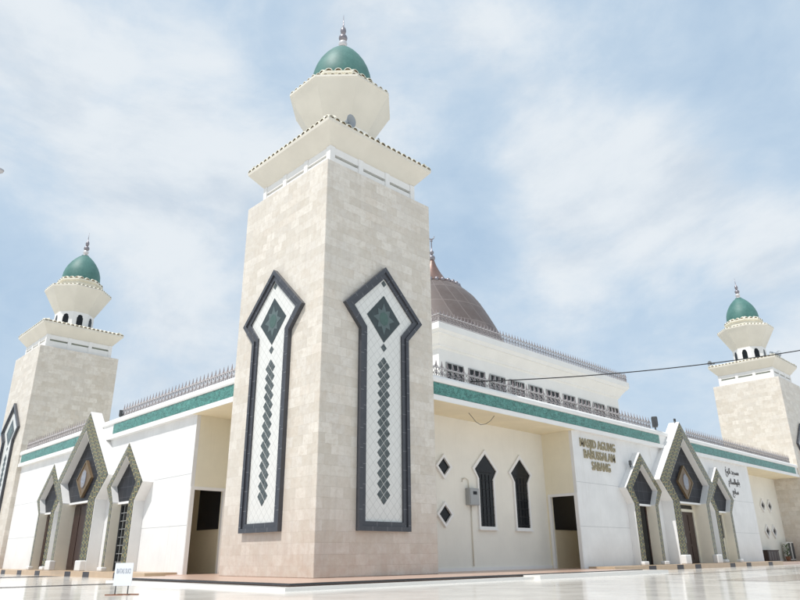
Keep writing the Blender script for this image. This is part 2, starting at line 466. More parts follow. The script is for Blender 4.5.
def wall_panel(mp, cu, parent):
    zb, zk, zw, za = 1.25, 7.48, 8.22, 9.93
    O = arrow(1.08, 1.76, zb, zk, zw, za, cu)
    M = arrow(.95, 1.57, zb+.13, zk+.055, zw+.0, za-.19, cu)
    I = arrow(.79, 1.345, zb+.27, zk+.115, zw+.0, za-.405, cu)
    f = MB(mp); f.prism(I, .0, .035)
    f.uv = [None]*len(f.uv)
    field = f.build('wall_panel', 'panel_white', parent)
    # uv in panel coordinates so that the tile lattice lines up with the dark chain
    me = field.data; ul = me.uv_layers[0]
    for p in me.polygons:
        for li in p.loop_indices:
            co = me.vertices[me.loops[li].vertex_index].co
            uu = co.x if mp == 'R' else co.y
            ul.data[li].uv = (uu-cu+.145*10, co.z-2.0-.1575+.1575*2)
    fr = MB(mp); fr.ring(O, M, .0, .15); fr.ring(M, I, .0, .10)
    fr.build('frame', 'dark_frame', field)
    # star diamond
    zc = 8.05; d = MB(mp)
    d.prism([(cu-.76, zc), (cu, zc+.84), (cu+.76, zc), (cu, zc-.84)], .036, .045, 0)
    st = []
    for k in range(16):
        an = 2*PI*k/16; r = .62 if k % 2 == 0 else .33
        if k % 4 == 0: r = .60
        elif k % 2 == 0: r = .50
        x, z = r*math.sin(an), r*math.cos(an)
        st.append((cu+x*.80, zc+z*.95))
    d.prism(st, .046, .05, 1)
    d.prism([(cu+.2*math.sin(2*PI*k/8), zc+.25*math.cos(2*PI*k/8)) for k in range(8)], .051, .055, 2)
    d.build('star_inlay', ['star_dark', 'star_light', 'star_green'], field)
    c = MB(mp); P = .315; hw, hh = .145, .1575; gp = .90
    def dm(u, z, s=gp): c.prism([(u-hw*s, z), (u, z+hh*s), (u+hw*s, z), (u, z-hh*s)], .036, .044)
    z0 = 2.0+P
    for k in range(14):
        dm(cu-hw, z0+k*P); dm(cu+hw, z0+k*P)
    for k in range(15): dm(cu, z0-P/2+k*P)
    c.build('diamond_chain', 'chain_tile', field)
    for zz, q in ((7.03, .9), (9.33, .8)):
        c = MB(mp); dm(cu, zz, q); c.build('small_diamond', 'chain_tile', field)
    return field

def make_minaret():
    T = thing('minaret', 'large near minaret with two dark framed panels, cream stone shaft and green dome', 'minaret', (0, 0, 0), 'four sided minarets with green domes')
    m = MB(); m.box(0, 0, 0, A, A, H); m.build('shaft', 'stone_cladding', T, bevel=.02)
    pr = wall_panel('R', 2.57, T); pl = wall_panel('L', 2.68, T)
    # recessed gallery with posts and rails
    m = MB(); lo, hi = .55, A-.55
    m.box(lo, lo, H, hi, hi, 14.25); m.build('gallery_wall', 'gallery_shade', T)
    m = MB(); a, b = .40, A-.40; z0, z1 = H, 14.19
    for k in range(4):
        ps = a+.1+(b-a-.2)*k/3
        for (x, y) in ((ps, a+.1), (ps, b-.1), (a+.1, ps), (b-.1, ps)):
            m.box(x-.11, y-.11, z0, x+.11, y+.11, z1)
    for zz, hh_ in ((H+.001, .50), (13.90, .28)):
        m.box(a+.12, a+.02, zz, b-.12, a+.16, zz+hh_); m.box(a+.12, b-.16, zz, b-.12, b-.02, zz+hh_)
        m.box(a+.02, a+.12, zz, a+.16, b-.12, zz+hh_); m.box(b-.16, a+.12, zz, b-.02, b-.12, zz+hh_)
    m.build('gallery_rail', 'trim_white', T)
    # flared cornice
    def sq(h, z): return [(2.5-h, 2.5-h, z), (2.5+h, 2.5-h, z), (2.5+h, 2.5+h, z), (2.5-h, 2.5+h, z)]
    m = MB(); m.loft([sq(2.08, 14.185), sq(2.14, 14.24), sq(2.58, 14.80), sq(2.60, 14.90), sq(2.56, 14.93), sq(1.4, 15.32)])
    m.build('cornice', 'cornice_paint', T)
    m = MB(); e_ = 2.60
    cs = [(2.5-e_, 2.5-e_), (2.5+e_, 2.5-e_), (2.5+e_, 2.5+e_), (2.5-e_, 2.5+e_)]
    for k, od in enumerate(((0, -1), (1, 0), (0, 1), (-1, 0))):
        barrel_row(m, cs[k], cs[(k+1) % 4], od, 14.90, r=.125, step=.275)
    m.build('roof_tiles', ['roof_tile_cream', 'tile_dark_gap'], T)
    # neck with arched windows
    R8 = 1.25
    m = MB(); m.loft([octr(R8+.08, 15.15), octr(R8+.08, 15.3), octr(R8, 15.32), octr(R8, 16.45)]); neck = m.build('neck', 'trim_white', T)
    for k in range(8):
        an = math.radians(45*k); ap = R8*math.cos(PI/8)
        n_ = Vector((math.cos(an), math.sin(an), 0)); s_ = Vector((-math.sin(an), math.cos(an), 0)); cc = Vector((2.5, 2.5, 0))+n_*ap
        w = MB(lambda u, d, z, cc=cc, n_=n_, s_=s_: tuple(cc+n_*d+s_*u+Vector((0, 0, z))))
        arch = [(-.2, 15.4), (.2, 15.4), (.2, 15.95)]+[(.2*math.cos(PI*q/8)*(.8+.2*abs(math.cos(PI*q/2))), 16.0+.24*math.sin(PI*q/8)) for q in range(0, 9)]+[(-.2, 15.95)]
        w.prism(arch, -.05, .012); w.build('neck_window', 'dark_glass', neck)
    # flared octagon
    m = MB(); m.loft([octr(R8-.0, 16.4), octr(R8+.03, 16.47), octr(2.12, 17.93), octr(2.17, 17.99), octr(2.17, 18.07), octr(1.4, 18.22)])
    m.build('capital', 'cornice_paint', T)
    m = MB(); o8 = octr(2.17, 0)
    for k in range(8):
        an = math.radians(45*(k+1)); barrel_row(m, o8[k][:2], o8[(k+1) % 8][:2], (math.cos(an), math.sin(an)), 18.055, r=.10, step=.27, ln=.25)
    m.build('capital_tiles', ['roof_tile_cream', 'tile_dark_gap'], T)
    m = MB(); m.loft([octr(1.36, 18.15), octr(1.36, 18.62), octr(1.50, 18.68), octr(1.50, 18.78), octr(1.3, 18.86)])
    m.build('collar', 'roof_tile_cream', T)
    m = MB(); o8 = octr(1.50, 0)
    for k in range(8):
        an = math.radians(45*(k+1)); barrel_row(m, o8[k][:2], o8[(k+1) % 8][:2], (math.cos(an), math.sin(an)), 18.76, r=.155, step=.37, ln=.2, pitch=.5)
    m.build('collar_tiles', ['roof_tile_cream', 'tile_dark_gap'], T)
    m = MB(); m.lathe([(1.2, 18.8), (1.235, 19.0), (1.24, 19.25), (1.21, 19.55), (1.125, 19.85), (1.0, 20.14), (.83, 20.42), (.64, 20.67), (.44, 20.88), (.26, 21.03), (.12, 21.12), (.02, 21.17)], 2.5, 2.5, 48)
    m.build('dome', 'dome_green', T)
    def ball(r, z, n=9): return [(max(.012, r*math.sin(PI*q/n)), z-r*math.cos(PI*q/n)) for q in range(n+1)]
    m = MB(); m.lathe([(.26, 21.06), (.16, 21.13), (.07, 21.2)]+ball(.19, 21.34)+[(.05, 21.5)], 2.5, 2.5, 16)
    fin = m.build('finial', 'finial_white', T)
    m = MB(); m.lathe([(.04, 21.48)]+ball(.19, 21.66)+[(.05, 21.86), (.1, 21.92), (.13, 22.05), (.1, 22.2), (.035, 22.26), (.022, 22.5), (.006, 22.95)], 2.5, 2.5, 16)
    m.build('spire', 'finial_dark', fin)
    return T, pr, pl
MIN, panR, panL = make_minaret()
def desc(o): 
    r = [o]
    for c in [x for x in COL.objects if x.parent == o]: r += desc(c)
    return r
m2 = copy_tree(MIN, skip=desc(panR)); m2.location = (0, DL, 0)
m2['label'] = 'far left minaret behind the left portals with one panel on its outer face'
m3 = copy_tree(MIN, skip=desc(panL)); m3.location = (DR, 0, 0)
m3['label'] = 'far right minaret at the right edge, grey horn speakers on its cornice'

# ------------------------------------------------------------------ mosque
B = thing('mosque_building', 'white mosque hall with green frieze, pointed portals and copper dome roof', 'mosque', (0, 0, 0))
ZS, ZT = 5.68, 6.58
PR = dict(big=(24.05, .41), left=(19.5, .15), right=(28.6, .15))
PL = dict(big=(17.75, .36), left=(22.0, .23), right=(12.9, .23))
BIG = dict(jo=2.2, wo=3.3, zk=3.0, zw=3.97, za=7.2, ji=1.58, wi=2.33, ai=6.27)
SML = dict(jo=1.2, wo=1.8, zk=2.72, zw=3.42, za=5.17, ji=.80, wi=1.22, ai=4.60)
def solid_wall(mp, u0, u1, cfg, TH=-.40):
    m = MB(mp); ops = sorted([(cfg['big'][0], BIG), (cfg['left'][0], SML), (cfg['right'][0], SML)], key=lambda t: t[0])
    cur = u0
    for c, s in ops:
        m.box(cur, TH, 0, c-s['ji'], -.25, ZS)
        m.box(c-s['ji'], TH, s['zk']+.02, c+s['ji'], -.25, ZS)
        cur = c+s['ji']
    m.box(cur, TH, 0, u1, -.25, ZS)
    w = m.build('wall', 'wall_white', B)
    # scored joint lines as thin shadow gaps: raised bands between them
    for z in (1.66, 3.48):
        for q_ in (0, 1):
            j = MB(mp)
            if q_ == 0: j.box(u0+.003, -.252, z-.008, ops[0][0]-ops[0][1]['jo']+.05, -.2455, z+.008)
            else: j.box(ops[-1][0]+ops[-1][1]['jo']-.05, -.252, z-.008, u1-.003, -.2455, z+.008)
            j.build('score_line', 'score_grey', w)
    return w
solid_wall('R', 14.1, 34.5, PR); solid_wall('L', 7.95, DL+.0, PL)

def fold_door(mp, c, hw, zt, dd, kind, parent):
    m = MB(mp)
    if kind == 'wood':
        m.box(c-hw, dd-.12, .07, c-hw+.12, dd, zt); m.box(c+hw-.12, dd-.12, .07, c+hw, dd, zt)
        m.box(c-hw+.12, dd-.12, zt-.38, c+hw-.12, dd, zt-.24); m.box(c-hw+.12, dd-.12, zt-.03, c+hw-.12, dd, zt)
        m.box(c-.1, dd-.12, .07, c+.06, dd-.002, zt-.38)
        fr = m.build('door_frame', 'cream_paint', parent)
        g_ = MB(mp); g_.box(c-hw+.12, dd-.10, zt-.24, c+hw-.12, dd-.05, zt-.03); g_.build('transom_glass', 'dark_glass', parent)
        for a, b in ((c-hw+.12, c-.1), (c+.06, c+hw-.12)):
            w = MB(mp); w.box(a, dd-.10, .07, b, dd-.06, zt-.38)
            n = 2
            for i in range(n):
                for z0, z1 in ((.25, .9), (1.0, 1.55), (1.65, 2.45)):
                    u0 = a+.1+(b-a-.1)*i/n; u1 = a+(b-a-.1)*(i+1)/n
                    w.box(u0, dd-.062, z0, u1, dd-.04, z1)
            d_ = w.build('door', 'dark_wood', parent)
            h = MB(mp); h.box((b if a < c-.2 else a)-.09+(.0 if a < c-.2 else .12), dd-.05, 1.05, (b if a < c-.2 else a)-.05+(.0 if a < c-.2 else .12), dd-.0, 1.35); h.build('handle', 'metal_grey', d_)
    elif kind == 'grille':
        w = MB(mp); w.box(c-hw, dd-.08, .07, c-hw+.05, dd-.01, zt); w.box(c+hw-.05, dd-.08, .07, c+hw, dd-.01, zt); w.box(c-hw+.05, dd-.08, zt-.06, c+hw-.05, dd-.01, zt); d_ = w.build('door_frame', 'dark_metal', parent)
        w = MB(mp); w.box(c-hw+.05, dd-.12, .07, c+hw-.05, dd-.09, zt-.06); w.build('pane', 'dark_glass', d_)
        gr = MB(mp)
        for i in range(6):
            u = c-hw+2*hw*i/5; gr.box(u-.012, dd-.055, .07, u+.012, dd-.035, zt)
        for i in range(9):
            z = .1+(zt-.15)*i/8; gr.box(c-hw, dd-.057, z-.012, c+hw, dd-.037, z+.012)
        gr.build('grille', 'metal_grey', d_)
    elif kind == 'darkwood':
        w = MB(mp); w.box(c-hw, dd-.12, .07, c+hw, dd-.06, zt)
        for i in range(4):
            u0 = c-hw+2*hw*i/4+.04; w.box(u0, dd-.058, .2, u0+2*hw/4-.08, dd-.035, zt-.1)
        w.build('door', 'dark_wood', parent)
    elif kind == 'cream':
        m.box(c-hw, dd-.12, .07, c-hw+.1, dd, zt); m.box(c+hw-.1, dd-.12, .07, c+hw, dd, zt); m.box(c-.08, dd-.12, .07, c+.08, dd, zt)
        m.box(c-hw+.1, dd-.12, zt-.1, c-.08, dd, zt); m.box(c+.08, dd-.12, zt-.1, c+hw-.1, dd, zt)
        m.build('door_frame', 'cream_paint', parent)
        for a, b in ((c-hw+.1, c-.08), (c+.08, c+hw-.1)):
            w = MB(mp); w.box(a, dd-.1, .07, b, dd-.06, 1.35); d_ = w.build('door', 'cream_paint', parent)
            w = MB(mp); w.box(a, dd-.1, 1.352, b, dd-.07, zt-.1); w.build('pane', 'dark_glass', d_)
    else:
        w = MB(mp); w.box(c-.04, dd-.06, .07, c+hw-.1, dd-.03, zt); w.build('door', 'dark_glass', parent)
        w = MB(mp); w.box(c-hw, dd-.08, .07, c-hw+.1, dd-.0, zt); w.box(c-.08, dd-.07, .07, c-.0, dd-.0, zt); w.box(c+hw-.1, dd-.08, .07, c+hw, dd-.0, zt); w.build('door_frame', 'dark_wood', parent)

def portal(mp, c, front, s, kind, depth, medal=False):
    O = arrow(s['jo'], s['wo'], .0, s['zk'], s['zw'], s['za'], c)
    I = arrow(s['ji'], s['wi'], .0, s['zk']+.04, s['zw']+.02, s['ai'], c)
    dd = front-depth
    m = MB(mp)
    sp = .085 if s is BIG else .045
    m.ring(O, I, -.249, front, closed=False, back=False, do=front-sp)
    body = m.build('portal', 'white_paint', B)
    # cream reveal running back behind the wall plane, only the jambs
    m = MB(mp); q = .002
    for sg in (-1, 1):
        u0 = c+sg*(s['ji']-q); u1 = c+sg*(s['ji']+.0)
        m.box(min(u0, u1)-(.0 if sg > 0 else .0), min(dd, -.40), .07, max(u0, u1), front-.004, s['zk'])
    m.box(c-s['ji']+.003, min(dd, -.40), s['zk']-.02, c+s['ji']-.003, -.2, s['zk'])
    m.build('reveal', 'reveal_paint', body)
    # tile border
    eps = .02 if s is SML else .03
    O2 = arrow(s['jo']-eps, s['wo']-eps*1.4, .0, s['zk']+.01, s['zw'], s['za']-eps*1.5, c)
    I2 = arrow(s['ji']+eps*.6, s['wi']+eps*1.2, .0, s['zk']+.03, s['zw']+.015, s['ai']+eps*1.5, c)
    m = MB(mp); m.ring(O2, I2, front-sp-.03, front+.012, closed=False, do=front-sp+.012)
    m.build('tile_border', 'border_tile', body)
    # dark tiled infill
    zk = s['zk']; di = front-(.34 if s is BIG else .26)
    m = MB(mp)
    m.prism([(c-s['ji'], zk+.04), (c-s['wi'], s['zw']+.02), (c, s['ai']), (c+s['wi'], s['zw']+.02), (c+s['ji'], zk+.04)], di-.1, di)
    m.build('infill', 'infill_tile', body)
    m = MB(mp); m.box(c-s['ji']+.003, di-.12, zk-.04, c+s['ji']-.003, di+.03, zk+.05); m.build('lintel', 'trim_white', body)
    fold_door(mp, c, s['ji'], zk-.02, dd, kind, body)
    for sg in (-1, 1):
        if s is BIG: a, b, h, p_ = s['ji']-.02, s['ji']+.60, .42, .16
        else: a, b, h, p_ = s['ji']-.02, s['jo']+.04, .16, .12
        u0, u1 = sorted((c+sg*a, c+sg*b)); f = MB(mp)
        f.box(u0, front-.12, .07, u1, front+p_, .07+h); f.build('foot_block', 'white_paint', body, bevel=.04)
    if medal:
        zc = 4.05; m = MB(mp)
        m.prism([(c-.9, zc), (c, zc+.86), (c+.9, zc), (c, zc-.86)], di, di+.10)
        md = m.build('medallion', 'medal_wood', body)
        m = MB(mp); m.ring([(c-.9, zc), (c, zc+.86), (c+.9, zc), (c, zc-.86)], [(c-.8, zc), (c, zc+.765), (c+.8, zc), (c, zc-.765)], di+.1, di+.13); m.build('moulding', 'bright_trim', md)
        m = MB(mp); m.prism([(c+.28*math.cos(2*PI*k/24), zc+.40*math.sin(2*PI*k/24)) for k in range(24)], di+.1, di+.135); m.build('disc', 'medal_disc', md)
        text_mesh('calligraphy', '\uFDF2', .62, 'print_grey', md, (lambda x, e, z: MAPS[mp](c+(x if mp == 'R' else -x), di+.139+e, zc-.18+z)), extrude=.004, width=.5)
    return body
portal('R', PR['left'][0], PR['left'][1], SML, 'dark', .48); portal('R', PR['right'][0], PR['right'][1], SML, 'cream', .46)
portal('R', PR['big'][0], PR['big'][1], BIG, 'wood', .72, True)
portal('L', PL['left'][0], PL['left'][1], SML, 'darkwood', .32); portal('L', PL['right'][0], PL['right'][1], SML, 'grille', .36)
portal('L', PL['big'][0], PL['big'][1], BIG, 'darkwood', .56, True)

# roof slab / parapet band
m = MB(); z0_, z1_ = ZS+.002, ZT-.03
for bx0, by0, bx1, by1 in ((.3, .3, .8, YE-.3), (.8, .3, 1.7, 8.7), (.8, 10.6, 1.7, YE-.3), (1.7, 1.7, XE-.3, YE-.3), (1.7, .3, 14.7, 1.7), (16.8, .3, XE-.3, 1.7), (14.7, .3, 16.8, .8)):  # unseen gaps added in the slab to let daylight into the passages
    m.box(bx0, by0, z0_, bx1, by1, z1_)
m.build('roof', 'cornice_paint', B)
def band(mp, u0, u1, segs):
    m = MB(mp)
    prof = [(-.6, ZS), (-.04, ZS), (-.04, 5.87), (-.10, 5.88), (-.10, 6.34), (-.05, 6.345), (-.03, 6.40), (-.03, 6.50), (-.08, ZT), (-.6, ZT)]
    for i in range(len(prof)):
        a, b = prof[i], prof[(i+1) % len(prof)]
        m.poly([(u0, a[0], a[1]), (u1, a[0], a[1]), (u1, b[0], b[1]), (u0, b[0], b[1])])
    for u in (u0, u1): m.poly([(u, d, z) for d, z in prof])
    bd = m.build('parapet_band', 'trim_white', B)
    for a, b in segs:
        f = MB(mp); f.box(a, -.102, 5.895, b, -.075, 6.325); f.build('frieze', 'frieze_tile', bd)
    return bd
band('R', 5.003, DR-.003, ((5.1, 22.25), (26.1, 43.6)))
band('L', 5.003, DL-.003, ((5.1, 15.6), (19.3, 29.0)))
# soffits & recess walls
def recess(mp, u0, u1, name='recess_wall'):
    m = MB(mp); m.box(u0, -2.1, 0, u1, -1.84, ZS-.006); w = m.build(name, 'recess_cream', B)
    m = MB(mp); m.box(u0+.002, -1.838, ZS-.014, u1-.002, -.05, ZS-.004); m.build('soffit', 'soffit_cream', B)
    m = MB(mp); m.box(u0+.002, -1.838, 0, u1-.002, -1.80, .12); m.build('skirting', 'trim_white', B)
    return w
recess('R', 5.0, 14.1); recess('R', 34.5, 44.1); recess('L', 5.0, 7.95)
def return_wall(mp, u0, u1, olo, ohi, deep, zt=2.93):   # wall across the end of the recess with the side opening; u0 = recess side
    m = MB(mp); a, b = sorted((u0, u1))
    m.box(a, -olo, 0, b, -.402, zt); m.box(a, -ohi, zt, b, -.402, ZS-.006); m.box(a, -1.84, 0, b, -ohi, ZS-.006); m.box(a, -deep, 0, b, -1.842, ZS-.006)
    w = m.build('wall', 'return_cream', B)
    o = u0+(-.025 if u0 < u1 else .025)
    c = MB(mp); a, b = sorted((o, u0+(.1 if u0 < u1 else -.1)))
    c.box(a, -ohi-.09, .0, b, -ohi+.02, zt+.09); c.box(a, -olo-.0, .0, b, -.262, zt-.02); c.box(a, -ohi+.02, zt-.02, b, -.262, zt+.09)
    c.build('door_casing', 'trim_white', B)
return_wall('R', 14.1, 14.3, .42, 1.65, 3.0); return_wall('L', 7.95, 8.15, .42, 1.65, 3.0)
return_wall('R', 34.5, 34.3, .42, 1.65, 3.0)
# passage behind the return wall
def passage(mp, u0, u1, wu0, wu1):
    m = MB(mp)
    m.box(u0, -2.1, 0, u1, -1.86, ZS); m.box(u1, -2.1, 0, u1+.2, -.405, ZS)
    w = m.build('wall', 'passage_cream', B)
    m = MB(mp); m.box(wu0, -1.858, 1.57, wu1, -1.83, 3.15); m.build('window', 'grille_dark', B)
passage('R', 14.3, 17.4, 14.45, 17.3); passage('L', 8.15, 11.3, 8.3, 10.15)
m = MB(); m.box(5.0, YE-.6, 0, XE-.3, YE-.35, ZS); m.box(XE-.6, 5.0, 0, XE-.35, YE-.61, ZS); m.build('wall', 'wall_white', B)
m = MB(); m.box(17.7, 4.0, 0, 33.0, 4.2, 4.5); m.box(4.0, 11.6, 0, 4.2, 24.0, 4.5); m.build('wall', 'recess_cream', B)

# recess windows
def arrow_window(mp, c, back):
    zb, zk, zw, za, j, w = 1.60, 3.42, 3.77, 4.42, .45, .69
    I = arrow(j, w, zb, zk, zw, za, c); O = arrow(j+.10, w+.14, zb-.10, zk+.03, zw+.03, za+.17, c)
    m = MB(mp); m.prism(I, back+.003, back+.02); g_ = m.build('window', 'dark_glass', B)
    m = MB(mp); m.ring(O, I, back+.0, back+.07); m.box(c-j-.12, back, zb-.14, c+j+.12, back+.12, zb-.08); m.build('window_frame', 'trim_white', g_)
    m = MB(mp)
    for i in range(1, 4): u = c-j+2*j*i/4; m.box(u-.012, back+.021, zb, u+.012, back+.04, 3.6)
    for i in range(7): z = zb+.1+.33*i; m.box(c-j, back+.022, z-.012, c+j, back+.039, z+.012)
    m.build('window_grille', 'grille_dark', g_)
for c in (9.88, 12.24): arrow_window('R', c, -1.84)
for c in (36.4, 38.75): pass
def diamond_window(mp, c, z, back, h=.34):
    I = [(c-h, z), (c, z+h), (c+h, z), (c, z-h)]; k = .13; O = [(c-h-k, z), (c, z+h+k), (c+h+k, z), (c, z-h-k)]
    m = MB(mp); m.prism(I, back+.002, back+.02); g_ = m.build('window', 'dark_glass', B)
    m = MB(mp); m.ring(O, I, back, back+.10); m.build('window_frame', 'trim_white', g_)
for u in (7.36, 6.05):
    for z in (3.72, 1.98): diamond_window('R', u, z, -1.84)
for u in (40.6, 41.95):
    for z in (3.66, 1.94): diamond_window('R', u, z, -1.84)
arrow_window('R', 36.5, -1.84); arrow_window('R', 38.6, -1.84) if False else None

# upper storey
x0, x1, y0, y1 = 14.55, 34.3, 8.4, 26.6
m = MB(); m.box(x0, y0, ZT-.02, x1, y1, 12.2); up = m.build('upper_wall', 'trim_white', B)
def rc(o, z): return [(x0-o, y0-o, z), (x1+o, y0-o, z), (x1+o, y1+o, z), (x0-o, y1+o, z)]
m = MB(); m.loft([rc(.002, 11.35), rc(.06, 11.45), rc(.12, 11.47), rc(.16, 11.6), rc(.50, 12.03), rc(.58, 12.05), rc(.60, 12.12), rc(.70, 12.25), rc(.70, 12.62), rc(.5, 12.68), rc(.45, 12.64)])
m.build('upper_cornice', 'trim_white', B)
for i in range(10):
    c = 15.82+1.945*i
    m = MB('R'); m.box(c-.7, -y0+.002, 9.25, c+.7, -y0+.02, 10.62); w_ = m.build('window', 'dark_glass', up)
    m = MB('R'); m.box(c-.74, -y0+.002, 9.2, c-.68, -y0+.07, 10.66); m.box(c+.68, -y0+.002, 9.2, c+.74, -y0+.07, 10.66)
    for q in (-.235, .235): m.box(c+q-.04, -y0+.01, 9.25, c+q+.04, -y0+.05, 10.6)
    m.box(c-.68, -y0+.002, 10.60, c+.68, -y0+.07, 10.66); m.box(c-.68, -y0+.01, 10.15, c+.68, -y0+.045, 10.2)
    m.build('window_frame', 'metal_grey', w_)
# big copper dome
DC = (24.05, 17.5)
prof = [(6.1, 12.3), (6.05, 13.0), (5.85, 14.0), (5.5, 15.0), (5.0, 16.08), (4.68, 16.73), (4.28, 17.5), (3.78, 18.38), (3.3, 19.05), (2.75, 19.6), (2.15, 20.12), (1.6, 20.35)]
m = MB(); NP = 48
m.lathe(prof, DC[0], DC[1], NP, True, uvf=lambda k, r: (k*24/NP, prof[min(r, len(prof)-1)][1]*.62))
dm_ = m.build('dome', 'copper_sheet', B)
m = MB(); m.lathe([(6.7, 12.25), (6.7, 12.6), (6.5, 12.7), (6.45, 12.72)], *DC, n=48); m.build('dome_base', 'trim_white', dm_)
m = MB(); m.lathe([(2.1, 20.16), (1.95, 20.36), (1.45, 20.5), (1.2, 20.72), (.98, 21.03), (.74, 21.4), (.52, 21.8), (.34, 22.2), (.24, 22.5), (.2, 22.62)], *DC, n=32)
m.build('dome_cap', 'copper_bright', dm_)
m = MB()
for k in range(28):
    an = 2*PI*k/28; cx, cy = DC[0]+2.12*math.cos(an), DC[1]+2.12*math.sin(an)
    m.lathe([(.03, 19.98), (.14, 20.06), (.17, 20.18), (.14, 20.3), (.03, 20.37)], cx, cy, 8)
m.build('dome_collar', 'finial_dark', dm_)
m = MB()
for k in range(4, 20):   # standing seams as fine ribs
    pass
def ball2(r, z, n=9): return [(max(.02, r*math.sin(PI*q/n)), z-r*math.cos(PI*q/n)) for q in range(n+1)]
m = MB(); m.lathe([(.14, 22.55)]+ball2(.27, 22.86)+[(.06, 23.15), (.16, 23.25), (.18, 23.4), (.05, 23.55), (.04, 24.3), (.12, 24.38), (.04, 24.5)], *DC, n=16)
cres = []
for k in range(15):
    an = math.radians(-200+ (220)*k/14); cres.append((DC[0]+.25*math.cos(an)*.7, DC[1]-.25*math.cos(an)*.7, 24.78+.25*math.sin(an)))
m.tube(cres, [.01+.045*math.sin(PI*k/14) for k in range(15)], 6)
m.build('finial', 'finial_dark', dm_)
m = MB(); pts = []
for r, z in prof[3:9]: pts.append((DC[0]+(r+.22)*math.cos(-.72), DC[1]+(r+.22)*math.sin(-.72), z+.1))
m.tube(pts, .03, 4); m.build('lightning_cable', 'metal_grey', dm_)

# ------------------------------------------------------------------ iron fences
PW = 1.5
def fence_panel_mesh(tall=.68):
    m = MB(); n = 5; st = PW/n
    for zz in (.05, .41): m.box(0, -.014, zz-.016, PW, .014, zz+.016)
    for i in range(n):
        x = st*(i+.5)
        m.box(x-.014, -.013, 0, x+.014, .013, tall-.16, 1)
        m.loft([[(x-.012, -.012, tall-.24), (x+.012, -.012, tall-.24), (x+.012, .012, tall-.24), (x-.012, .012, tall-.24)],
                [(x-.032, -.014, tall-.17), (x+.032, -.014, tall-.17), (x+.032, .014, tall-.17), (x-.032, .014, tall-.17)],
                [(x-.003, -.003, tall), (x+.003, -.003, tall), (x+.003, .003, tall), (x-.003, .003, tall)]], mi=1)
        for sg in (-1, 1):
            m.tube([(x+sg*.012, 0, .06), (x+sg*.10, 0, .10), (x+sg*.135, 0, .18), (x+sg*.09, 0, .25), (x+sg*.035, 0, .215), (x+sg*.055, 0, .16), (x+sg*.085, 0, .18)], .017, 4)
            m.tube([(x+sg*.015, 0, .26), (x+sg*.07, 0, .28), (x+sg*.13, 0, .34), (x+sg*.12, 0, .43), (x+sg*.06, 0, .48), (x+sg*.035, 0, .42), (x+sg*.07, 0, .38)], .016, 4)
    o = m.build('iron_panel', ['iron_light', 'iron']); me = o.data; bpy.data.objects.remove(o); return me
FP = fence_panel_mesh()
def fence(label, p0, p1, z):
    T = thing('roof_fence', label, 'fence', (p0[0], p0[1], z), 'ornamental iron fences on the roof edges')
    d = Vector((p1[0]-p0[0], p1[1]-p0[1])); L = d.length; ang = math.atan2(d.y, d.x); n = max(1, round(L/PW)); sx = L/(n*PW)
    for i in range(n):
        o = bpy.data.objects.new('iron_panel', FP); COL.objects.link(o); o.parent = T
        o.location = (d.x*i/n, d.y*i/n, 0); o.rotation_euler = (0, 0, ang); o.scale = (sx, 1, 1)
    return T
fence('grey iron spear fence above the green frieze right of the near minaret', (5.05, .32), (22.0, .32), ZT)
fence('grey iron spear fence above the green frieze between right portal and far right minaret', (26.2, .32), (43.5, .32), ZT)
fence('grey iron spear fence above the green frieze left of the near minaret', (.32, 5.05), (.32, 15.4), ZT)
fence('grey iron spear fence above the green frieze beside the far left minaret', (.32, 19.4), (.32, 29.1), ZT)
fz = 12.66
UF = thing('roof_fence', 'long iron spear fence on the upper storey roof in front of the copper dome', 'fence', (x0-.6, y0-.6, fz), 'ornamental iron fences on the roof edges')
def run(T, p0, p1):
    d = Vector((p1[0]-p0[0], p1[1]-p0[1])); L = d.length; ang = math.atan2(d.y, d.x); n = max(1, round(L/PW)); sx = L/(n*PW)
    for i in range(n):
        o = bpy.data.objects.new('iron_panel', FP); COL.objects.link(o); o.parent = T
        o.location = (p0[0]-T.location.x+d.x*i/n, p0[1]-T.location.y+d.y*i/n, 0); o.rotation_euler = (0, 0, ang); o.scale = (sx, 1, 1.08)
run(UF, (x0-.6, y0-.6), (x1+.6, y0-.6)); run(UF, (x0-.6, y0-.6), (x0-.6, y1+.6)); run(UF, (x1+.6, y0-.6), (x1+.6, y1+.6))

# ------------------------------------------------------------------ lettering
SG = thing('wall_lettering', 'gold raised letters naming the mosque on the white wall by the right recess', 'sign', (16.1, .25, 4.9))
def rm(cx, z0): return lambda x, e, z: (cx-16.1+x, -(e)-.02-.0, z0-4.9+z)
for body, cx, z0, w in (('MASJID AGUNG', 16.22, 5.04, 3.05), ('BABUSSALAM', 16.28, 4.55, 2.7), ('SABANG', 16.3, 4.07, 1.6)):
    text_mesh('letter_line', body, .54, 'gold_letters', SG, rm(cx, z0), extrude=.03, offset=.005, width=w)
AG = thing('wall_calligraphy', 'black arabic calligraphy on the white wall right of the right portals', 'sign', (31.8, .25, 4.7))
def am(cx, z0): return lambda x, e, z: (cx-31.8+x, -(e)-.02, z0-4.7+z)
for body, cx, z0, w in (('\uFEE3\uFEB4\uFEA0\uFEAA \uFE8D\uFEDB\uFEEE\u06A0', 31.8, 5.02, 2.0), ('\uFE91\uFE8E\uFE91\uFEEE\uFE8D\uFEDF\uFEB4\uFEFC\uFEE1', 31.85, 4.42, 1.7), ('\uFEB3\uFE8E\uFE91\uFECA', 31.8, 3.85, .9)):
    text_mesh('letter_line', body[::-1], .50, 'black_letters', AG, am(cx, z0), extrude=.012, offset=-.006, width=w)

